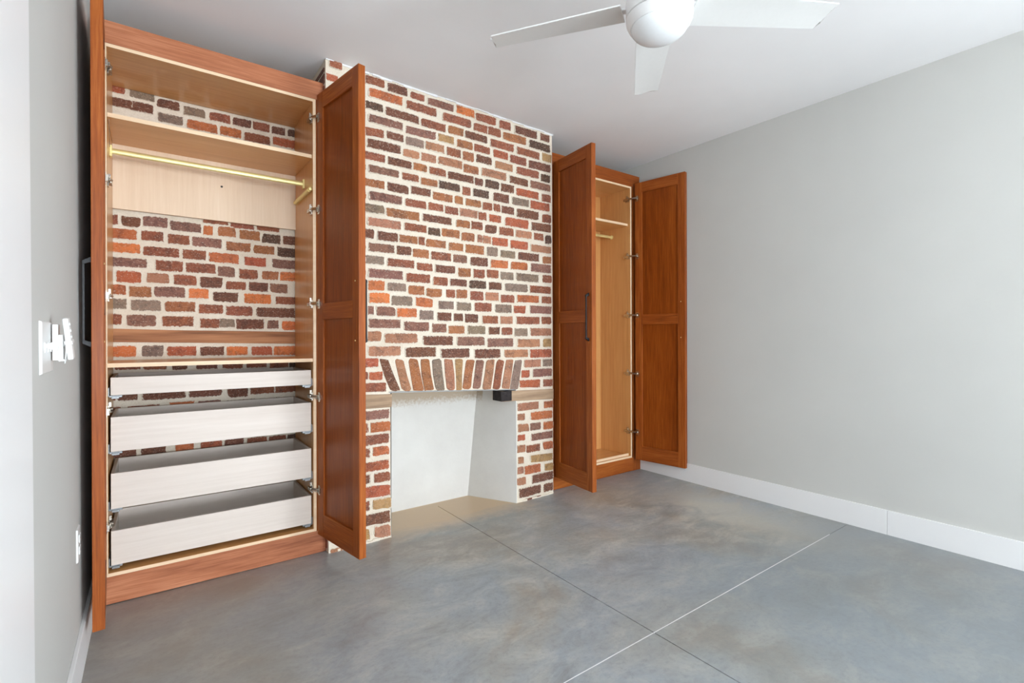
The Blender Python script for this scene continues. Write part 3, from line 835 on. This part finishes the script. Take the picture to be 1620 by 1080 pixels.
# bearing timbers
mb = MB(); mb.prism([(1.987, .742), (2.484, .722), (2.484, .800), (1.987, .815)], lambda p, s: P(p[0], ych(p[0]) + (.11 if s else -.006), p[1]))
mb.build('bearing_timber', fp, 'grey_timber', bevel=.004)['label'] = 'weathered timber block at right end of the arch'
mb = MB(); mb.prism([(.86, .786), (1.166, .780), (1.168, .858), (.86, .872)], lambda p, s: P(p[0], ych(p[0]) + (.11 if s else -.006), p[1]))
mb.build('bearing_timber', fp, 'grey_timber', bevel=.004)['label'] = 'pale stone-coloured block at left end of the arch'
mb = MB().box(1.984 - 1.64, 2.075 - 1.64, ych(2) - 2.84 - .0065, ych(2) - 2.84 + .10, .744, .8140)
plain('charred_wood', (46, 40, 40), 0.9, 0, 0.4, 40)
mb.build('charred_end', fp, 'charred_wood')
# plastered firebox
YI = 3.214
def grid_quad(m, a, b, c, d, nu=10, nv=10, amp=.004, seed=0):
    a, b, c, d = map(Vector, (a, b, c, d)); nrm = (b - a).cross(d - a).normalized(); vs = []
    for j in range(nv + 1):
        for i in range(nu + 1):
            u, v = i / nu, j / nv
            p_ = a.lerp(b, u).lerp(d.lerp(c, u), v)
            e = 0 if i in (0, nu) else 1
            vs.append(p_ + nrm * amp * e * mnoise.noise(p_ * 4 + Vector((seed, 0, 0))))
    m.add(vs, [(j * (nu + 1) + i, j * (nu + 1) + i + 1, (j + 1) * (nu + 1) + i + 1, (j + 1) * (nu + 1) + i) for j in range(nv) for i in range(nu)])
fb = MB()
yl, yr = ych(1.16) - .003, ych(2.12) - .003
TL_, TR_ = .868, .820
zt = .93
# solid cheeks and back (closed prisms, plan section varies with height)
def slab(pb, pt, z0, z1, lv=10):
    n = len(pb); vs = []; fs = []
    for k_ in range(lv + 1):
        t_ = k_ / lv
        vs += [(a[0] + (c[0] - a[0]) * t_, a[1] + (c[1] - a[1]) * t_, z0 + (z1 - z0) * t_) for a, c in zip(pb, pt)]
    for k_ in range(lv): fs += [(k_ * n + i, k_ * n + (i + 1) % n, (k_ + 1) * n + (i + 1) % n, (k_ + 1) * n + i) for i in range(n)]
    fs += [tuple(range(n - 1, -1, -1)), tuple(range(lv * n, lv * n + n))]
    fb.add(vs, fs)
slab([(1.300, YI), (2.0, YI), (2.0, YB - .002), (1.300, YB - .002)], [(1.27, YI - .02), (2.1, YI - .02), (2.1, YB - .002), (1.27, YB - .002)], 0, zt)
slab([(1.160, yl), (1.300, YI), (1.300, YB - .002), (1.160, YB - .002)], [(1.164, yl), (1.27, YI - .02), (1.27, YB - .002), (1.160, YB - .002)], 0, TL_)
slab([(2.120, yr), (2.124, yr), (2.124, YB - .002), (1.928, YB - .002), (1.928, YI)], [(2.118, yr), (2.124, yr), (2.124, YB - .002), (2.005, YB - .002), (2.005, YI - .02)], 0, TR_)
slab([(1.16, 2.96), (2.12, 2.96), (2.12, YI), (1.16, YI)], [(1.16, 2.96), (2.12, 2.96), (2.12, YI), (1.16, YI)], .90, zt)
fb.v = [P(*v) for v in fb.v]
o = fb.build('firebox_lining', fp, 'firebox_plaster', smooth=True)
o['label'] = 'white plastered firebox lining with sooty top edge'

# ------------------------------------------------------------------ wardrobe cabinets
DW, DT, DZ0, DZ1 = 0.46, 0.037, 0.11, 2.545
def make_door(parent, hinge_xy, near_xy, outward, handle=True, label=None):
    """hinge_xy, near_xy: inner-face corners; outward=+1/-1 side of the outer face relative to the left normal"""
    O = Vector(hinge_xy); D = (Vector(near_xy) - O).normalized()
    ang = math.atan2(D.y, D.x)
    s = outward
    d = MB()
    for u0, u1 in ((0, .068), (DW - .064, DW)): d.box(u0, u1, 0, s * DT, DZ0, DZ1)
    do = d.build('door', parent, 'mahogany_upright', bevel=.0018)
    do.location = (O.x, O.y, 0); do.rotation_euler = (0, 0, ang)
    if label: do['label'] = label
    for z0, z1 in ((DZ0, .235), (1.300, 1.388), (2.455, DZ1)):
        MB().box(.068, DW - .064, 0, s * DT, z0, z1).build('rail', do, 'mahogany_level', bevel=.0012)
    for z0, z1 in ((.235, 1.300), (1.388, 2.455)):
        MB().box(.064, DW - .060, s * .010, s * (DT - .010), z0 - .004, z1 + .004).build('door_panel', do, 'mahogany_panel')
    if handle:
        hm = MB(); u = DW - .036; z0, z1 = 1.165, 1.505; so = .026; y0 = s * DT
        # flat bar standing off on two chamfered feet
        hm.box(u - .005, u + .005, y0 + s * (so - .007), y0 + s * so, z0 + .022, z1 - .022)
        for za, zb in ((z0, z0 + .028), (z1, z1 - .028)):
            hm.prism([(0, za), (so, zb - (zb - za) * .45), (so, zb), (so - .007, zb), (0, za + (zb - za) * .72)], lambda p, sd: (u + (-.008 if sd else .008), y0 + s * p[0], p[1]))
        hm.build('handle', do, 'black_metal', bevel=.0008)
        for z in (1.187, 1.483):
            MB().lathe([(.0, -.001), (.004, -.001), (.0035, .0012), (.0, .0015)], 12, Matrix.Translation((u, 0, z)) @ Matrix.Rotation(math.radians(90) * s, 4, 'X')).build('screw', do, 'brass')
    return do, O, D
def hinge(door, O, D, s, z, panel_xy, side):
    """concealed hinge: cup flange on the door's inner face, arm and plate on the carcass side (panel x, facing 'side')"""
    m = MB()
    inv = Matrix.Rotation(-math.atan2(D.y, D.x), 4, 'Z') @ Matrix.Translation((-O.x, -O.y, 0))
    px, py = panel_xy
    # flange on door (door-local)
    m.box(.010, .030, -s * .0025, 0, z - .026, z + .026)
    m.box(.014, .040, -s * .010, 0, z - .014, z + .014)
    # mounting plate and arm on carcass (world -> local)
    x0, x1 = sorted((px, px + side * .006))
    m.box(x0, x1, py + .010, py + .045, z - .022, z + .022, inv)
    x0, x1 = sorted((px + side * .005, px + side * .017))
    m.box(x0, x1, py + .004, py + .062, z - .009, z + .009, inv)
    x0, x1 = sorted((px + side * .002, px + side * .012))
    m.box(x0, x1, py + .024, py + .034, z + .014, z + .036, inv)
    # link arms bridging to the door cup
    a = inv @ Vector((px + side * .013, py + .012, z)); b = Vector((.026, -s * .012, z))
    m.tube([a, a.lerp(b, .5) + Vector((0, -s * .006, .0)), b], .0065, 6)
    m.tube([a + Vector((0, 0, .008)), b + Vector((0, 0, .008))], .0035, 6)
    m.build('hinge', door, 'nickel', bevel=.0006)
HZ = (2.415, 1.908, 1.388, .874, .359)

def carcass(parent, x0, x1, yf, yb, z0, z1, t, back=None):
    m = MB()
    m.mat('maple_ply_upright'); m.box(x0, x0 + t, yf, yb, z0, z1); m.box(x1 - t, x1, yf, yb, z0, z1)
    m.mat('maple_ply_level'); m.box(x0 + t, x1 - t, yf, yb, z1 - t, z1); m.box(x0 + t, x1 - t, yf, yb, z0, z0 + t)
    o = m.build('carcass', parent, bevel=0)
    e = MB(); y0 = yf - .0012
    e.box(x0, x0 + t, y0, yf, z0, z1); e.box(x1 - t, x1, y0, yf, z0, z1); e.box(x0 + t, x1 - t, y0, yf, z1 - t, z1); e.box(x0 + t, x1 - t, y0, yf, z0, z0 + t)
    e.build('lit_edge', parent, 'maple_edge')  # strip paler than the ply: light on the edge put into its colour
    if back: MB().box(x0, x1, yb - .006, yb, z0, z1).build('back_panel', parent, 'maple_ply_upright')
    return o

# ---- left cabinet
LY = 2.860
lc = empty('wardrobe_cabinet', (0, 0, 0), 'wide open mahogany cabinet with brick back, brass rod and four pull-out drawers', 'cabinet')
lc.rotation_euler = (0, math.radians(.22), 0)
lx0, lx1, lt = -.177, .737, .015
carcass(lc, lx0, lx1, LY, 3.285, .127, 2.522, lt)
MB().box(XL + .002, .786, LY - .002, LY + .018, 2.523, 2.624).build('top_rail', lc, 'mahogany_frame', bevel=.0015)
MB().box(XL + .016, .786, LY - .002, LY + .018, .004, .1265).build('toe_kick', lc, 'mahogany_frame', bevel=.0015)
MB().box(XL + .016, lx0 - .0005, LY - .002, LY + .018, .127, 2.523).build('stile', lc, 'mahogany_upright', bevel=.0015)
MB().box(lx1 + .0005, .786, LY - .002, LY + .018, .127, 2.523).build('stile', lc, 'mahogany_upright', bevel=.0015)
ix0, ix1 = lx0 + lt, lx1 - lt
def shelf(parent, x0, x1, y0, y1, z0, z1):
    o = MB().box(x0, x1, y0, y1, z0, z1).build('shelf', parent, 'maple_ply_level')
    MB().box(x0, x1, y0 - .0012, y0, z0, z1).build('lit_edge', o, 'maple_edge')  # front-edge light painted as a paler strip
shelf(lc, ix0 + .001, ix1 - .001, 2.880, 3.283, 2.200, 2.219)
shelf(lc, ix0, ix1, 2.870, 3.283, 1.0675, 1.0865)
bb = MB().box(ix0, ix1, 3.262, 3.279, 1.869, 2.200).build('backboard', lc, 'maple_backboard', bevel=.001)
bb['label'] = 'pale maple board across the cabinet back, under the shelf'
MB().lathe([(.0, -.001), (.006, -.001), (.006, .001), (.0, .0012)], 12, Matrix.Translation((.325, 3.2618, 2.065)) @ Matrix.Rotation(math.radians(90), 4, 'X')).build('screw_hole', bb, 'socket_dark')
rod = MB().tube([(ix0, 3.05, 2.098), (ix1, 3.05, 2.098)], .0085, 16, .014)
ro = rod.build('hanging_rod', lc, 'brass', smooth=True)
for xx, sg in ((ix0, 1), (ix1, -1)):
    x0, x1 = sorted((xx, xx + sg * .010)); MB().box(x0, x1, 3.036, 3.064, 2.070, 2.124).build('rod_bracket', ro, 'brass', bevel=.002)
# pull-out valet rod on the right inner side
vr = MB().box(ix1 - .012, ix1, 2.925, 3.235, 2.018, 2.036)
vr.tube([(ix1 - .012, 2.885, 2.025), (ix1 - .012, 3.22, 2.025)], .011, 14)
vo = vr.build('valet_rod', lc, 'brass', smooth=True)
MB().lathe([(.0, -.012), (.009, -.011), (.012, -.004), (.012, .004), (.007, .010), (.0, .011)], 16, Matrix.Translation((ix1 - .010, 2.882, 2.027)) @ Matrix.Rotation(math.radians(90), 4, 'X')).build('rod_knob', vo, 'brass', smooth=True)
# shelf-support wire at the upper left
MB().tube([(ix0 + .006, 2.90, 2.198), (ix0 + .006, 2.93, 2.12), (ix0 + .006, 2.95, 2.085)], .0012, 6).build('shelf_support', lc, 'nickel')

# drawers: tray with front, back, sides, bottom
def drawer(z0, z1):
    x0, x1, y0, y1, t = ix0 + .009, ix1 - .006, 2.885, 3.262, .013
    m = MB(); m.box(x0, x1, y0, y0 + t, z0, z1)
    m.box(x0, x1, y1 - t, y1, z0, z1 - .002)
    m.box(x0, x0 + t, y0 + t, y1 - t, z0, z1 - .001); m.box(x1 - t, x1, y0 + t, y1 - t, z0, z1 - .001)
    m.box(x0 + t, x1 - t, y0 + t, y1 - t, z0 + .010, z0 + .017)
    d = m.build('drawer', lc, 'maple_drawer', bevel=.0008)
    for sx in (-1, 1):
        s_ = MB(); xa = ix0 if sx < 0 else ix1
        def bx(a, b, ya, yb, za, zb):
            p_, q_ = sorted((xa - sx * a, xa - sx * b)); s_.box(p_, q_, ya, yb, za, zb)
        bx(.0002, .0045, y0 - .004, 3.26, z0 - .006, z0 + .035)
        bx(.0045, .050, y0 + .006, 3.25, z0 - .011, z0 - .0015)
        bx(.012, .040, y0 - .002, y0 + .030, z0 - .016, z0 - .006)
        s_.build('drawer_slide', d, 'zinc', bevel=.0008)
    return d
dz = ((.940, 1.021), (.683, .840), (.423, .584), (.166, .322))
for i, (a, b) in enumerate(dz): drawer(a, b)

d1, O, D = make_door(lc, (-.1665, 2.852), (-.1455, 2.394), -1, label='left door standing open against the wall, seen edge-on')
for z in HZ: hinge(d1, O, D, -1, z, (ix0, LY), 1)
d2, O, D = make_door(lc, (.7420, 2.852), (.819, 2.398), 1, label='right door standing open before the brick chimney')
for z in HZ: hinge(d2, O, D, 1, z, (ix1, LY), -1)

# ---- right cabinet
RY = 2.9205
rc = empty('wardrobe_cabinet', (0, 0, 0), 'mahogany cabinet in the right corner beside the grey wall, doors open on empty maple interior', 'cabinet')
rx0, rx1 = 2.552, 3.4525
carcass(rc, rx0, rx1, RY, 3.288, .120, 2.524, .016, True)
RX1 = XR - .0135
MB().box(2.488, RX1, RY - .002, RY + .018, 2.5245, 2.630).build('top_rail', rc, 'mahogany_level', bevel=.0015)
MB().box(2.488, 3.464, RY - .002, RY + .018, 0.001, .1195).build('toe_kick', rc, 'mahogany_level', bevel=.0015)
MB().box(2.488, rx0 - .0005, RY - .002, RY + .018, .120, 2.524).build('stile', rc, 'mahogany_upright', bevel=.0015)
MB().box(3.464, RX1, RY - .004, RY + .018, 0.001, 2.5245).build('stile', rc, 'mahogany_upright', bevel=.0015)
jx0, jx1 = rx0 + .016, rx1 - .016
shelf(rc, jx0, jx1, 2.950, 3.281, 2.180, 2.200)
ro = MB().tube([(jx0, 3.14, 2.110), (jx1, 3.14, 2.110)], .0085, 16, .013).build('hanging_rod', rc, 'brass', smooth=True)
for xx, sg in ((jx0, 1), (jx1, -1)):
    MB().lathe([(.0, 0), (.019, 0), (.019, .004), (.013, .008), (.0, .008)], 20, Matrix.Translation((xx, 3.14, 2.110)) @ Matrix.Rotation(math.radians(90) * sg, 4, 'Y')).build('rod_flange', ro, 'brass', smooth=True)
MB().box(jx0 + .01, jx1 - .005, 2.940, 2.952, .1362, .156).build('floor_strip', rc, 'maple_edge', bevel=.001)
d3, O, D = make_door(rc, (2.562, 2.897), (2.5110, 2.438), -1, label='left door, outer face with black bar handle towards us')
for z in HZ: hinge(d3, O, D, -1, z - .004, (jx0, RY), 1)
d4, O, D = make_door(rc, (3.4585, 2.885), (3.5330, 2.435), 1, handle=False, label='right door standing open close to the grey wall')
for z in HZ: hinge(d4, O, D, 1, z - .006, (jx1, RY), -1)
for z in (1.187, 1.483):
    MB().lathe([(.0, -.001), (.004, -.001), (.0035, .0012), (.0, .0015)], 12, Matrix.Translation((DW - .036, 0, z)) @ Matrix.Rotation(math.radians(90), 4, 'X')).build('screw', d4, 'brass')

# ------------------------------------------------------------------ ceiling fan
FC = Vector((1.552, 1.176, H))
fan = empty('ceiling_fan', FC, 'white four-bladed ceiling fan with round frosted light dome', 'ceiling fan')
MB().lathe([(.0, 0), (.062, 0), (.066, -.012), (.060, -.045), (.024, -.058), (.0, -.058)], 40).build('canopy', fan, 'fan_white', smooth=True)
MB().tube([(0, 0, -.05), (0, 0, -.19)], .014, 20).build('downrod', fan, 'fan_white', smooth=True)
RS = .955
mh = MB().lathe([(.0, -.180), (.055 * RS, -.182), (.100 * RS, -.200), (.124 * RS, -.240), (.1285 * RS, -.290), (.1285 * RS, -.338), (.1235 * RS, -.341), (.0, -.341)], 64).build('motor_housing', fan, 'fan_white', smooth=True)
MB().lathe([(.0, -.3405), (.1245 * RS, -.3405), (.1245 * RS, -.3440), (.0, -.3440)], 64).build('housing_seam', mh, 'seam_dark', smooth=True)
MB().lathe([(.0, -.3438), (.1285 * RS, -.3438), (.1260 * RS, -.358), (.118 * RS, -.374), (.112 * RS, -.380), (.0, -.380)], 64).build('light_ring', fan, 'fan_white', smooth=True)
prof = [(.0, -.379), (.1085 * RS, -.379)]
for i in range(1, 13):
    a = math.pi / 2 * i / 12; prof.append((max(.1085 * RS * math.cos(a), 0.0005), -.379 - .050 * math.sin(a)))
MB().lathe(prof, 64).build('light_dome', fan, 'frosted_glass', smooth=True)
blm = None
for az in (-30.6, 42.8, 124.6, 221.0):
    if blm is None:
        b = MB(); n = 14; top = []; bot = []
        for i in range(n + 1):
            t = i / n; r = .135 + t * .535
            wl, wt = .078 - .020 * t, -(.078 - .018 * t)
            ra = r if i < n else r - .012
            rb = r if i < n else r + .010
            zz_ = 0
            top.append([(ra, wl, .003), (r, wl * .5, .005), (r, 0, .006), (r, wt * .5, .005), (rb, wt, .003)])
            bot.append([(ra, wl, -.002), (r, wl * .5, -.001), (r, 0, .0), (r, wt * .5, -.001), (rb, wt, -.002)])
        vs = []; fs = []
        for i in range(n + 1): vs += top[i] + bot[i][::-1]
        for i in range(n):
            for j in range(10): fs.append((i * 10 + j, i * 10 + (j + 1) % 10, (i + 1) * 10 + (j + 1) % 10, (i + 1) * 10 + j))
        fs.append(tuple(range(9, -1, -1))); fs.append(tuple(range(n * 10, n * 10 + 10)))
        b.add(vs, fs); ob = b.build('blade', fan, 'fan_blade_white', smooth=True); blm = ob
        ir = MB().box(.095, .175, -.022, .022, .004, .012); io = ir.build('blade_iron', ob, 'fan_white', bevel=.003)
    else:
        ob = blm.copy(); COL.objects.link(ob); ob.parent = fan
        i2 = io.copy(); COL.objects.link(i2); i2.parent = ob
    ob.location = (0, 0, -.300)
    ob.rotation_euler = (math.radians(-11), 0, math.radians(az))

# ------------------------------------------------------------------ left wall fittings
def on_left(name, y, z, label, cat): return empty(name, (XL, y, z), label, cat)
# three-gang switch plate
sw = on_left('switch_plate', 1.703, 1.178, 'white three-gang light switch plate on the left wall', 'light switch')
pl = MB().prism([(-.084, -.066), (.084, -.066), (.084, .066), (-.084, .066)], lambda p, s: (0.0, p[0], p[1]) if not s else (.0055, p[0] * .955, p[1] * .95))
pl.build('plate', sw, 'white_plastic', bevel=.001)
for i in (-1, 0, 1):
    MB().box(.005, .0075, i * .046 - .0055, i * .046 + .0055, -.012, .012).build('toggle_frame', sw, 'white_plastic', bevel=.0006)
for i in (-1, 0):
    MB().box(0, .020, -.0035, .0035, -.0045, .0045, Matrix.Translation((.006, i * .046, .002)) @ Matrix.Rotation(math.radians(-25 if i else 25), 4, 'Y')).build('toggle', sw, 'white_plastic', bevel=.001)
# remote cradle fixed over the plate and the fan remote hooked on it
cr = on_left('remote_cradle', 1.763, 1.190, 'white plastic remote holder mounted over the switch plate', 'remote holder')
m = MB().box(.0085, .020, -.019, .019, -.047, .047)
m.box(.020, .030, -.019, -.015, -.047, .020); m.box(.020, .030, .015, .019, -.047, .020); m.box(.020, .033, -.019, .019, -.050, -.044)
m.box(.018, .034, -.006, .006, -.012, .006)
m.build('holder', cr, 'white_plastic', bevel=.0015)
rm = on_left('fan_remote', 1.752, 1.200, 'slim white fan remote leaning out of the wall holder with a looped cord', 'remote')
T_ = Matrix.Translation((.040, 0, 0)) @ Matrix.Rotation(math.radians(7), 4, 'X') @ Matrix.Rotation(math.radians(-5), 4, 'Y')
ro = MB().box(-.006, .006, -.017, .017, -.055, .055, T_).build('remote_body', rm, 'white_plastic', bevel=.003)
for q in range(4): MB().lathe([(.0, 0), (.004, 0), (.0035, .0015), (.0, .002)], 12, T_ @ Matrix.Translation((.006, 0, .038 - q * .017)) @ Matrix.Rotation(math.radians(90), 4, 'Y')).build('button', ro, 'white_plastic')
MB().box(-.0085, .0085, -.019, .019, -.014, -.004, T_).build('strap', rm, 'white_plastic', bevel=.002)
lp = [T_ @ Vector((-.004 - .010 * math.sin(t * math.pi), .016 - .034 * t, -.010 - .055 * math.sin(math.pi * t) ** .7)) for t in [i / 14 for i in range(15)]]
MB().tube(lp, .0016, 8).build('cord_loop', rm, 'white_plastic', smooth=True)
# duplex outlet
ot = on_left('wall_outlet', 2.330, .470, 'white duplex outlet low on the left wall by the open door', 'outlet')
MB().prism([(-.036, -.059), (.036, -.059), (.036, .059), (-.036, .059)], lambda p, s: (0.0, p[0], p[1]) if not s else (.0055, p[0] * .93, p[1] * .95)).build('plate', ot, 'white_plastic', bevel=.001)
for s_ in (-1, 1):
    r_ = MB().box(.005, .0085, -.016, .016, s_ * .021 - .014, s_ * .021 + .014).build('receptacle', ot, 'white_plastic', bevel=.002)
    for yy in (-.006, .006): MB().box(.0083, .0088, yy - .001, yy + .001, s_ * .021 - .004, s_ * .021 + .005).build('slot', r_, 'socket_dark')
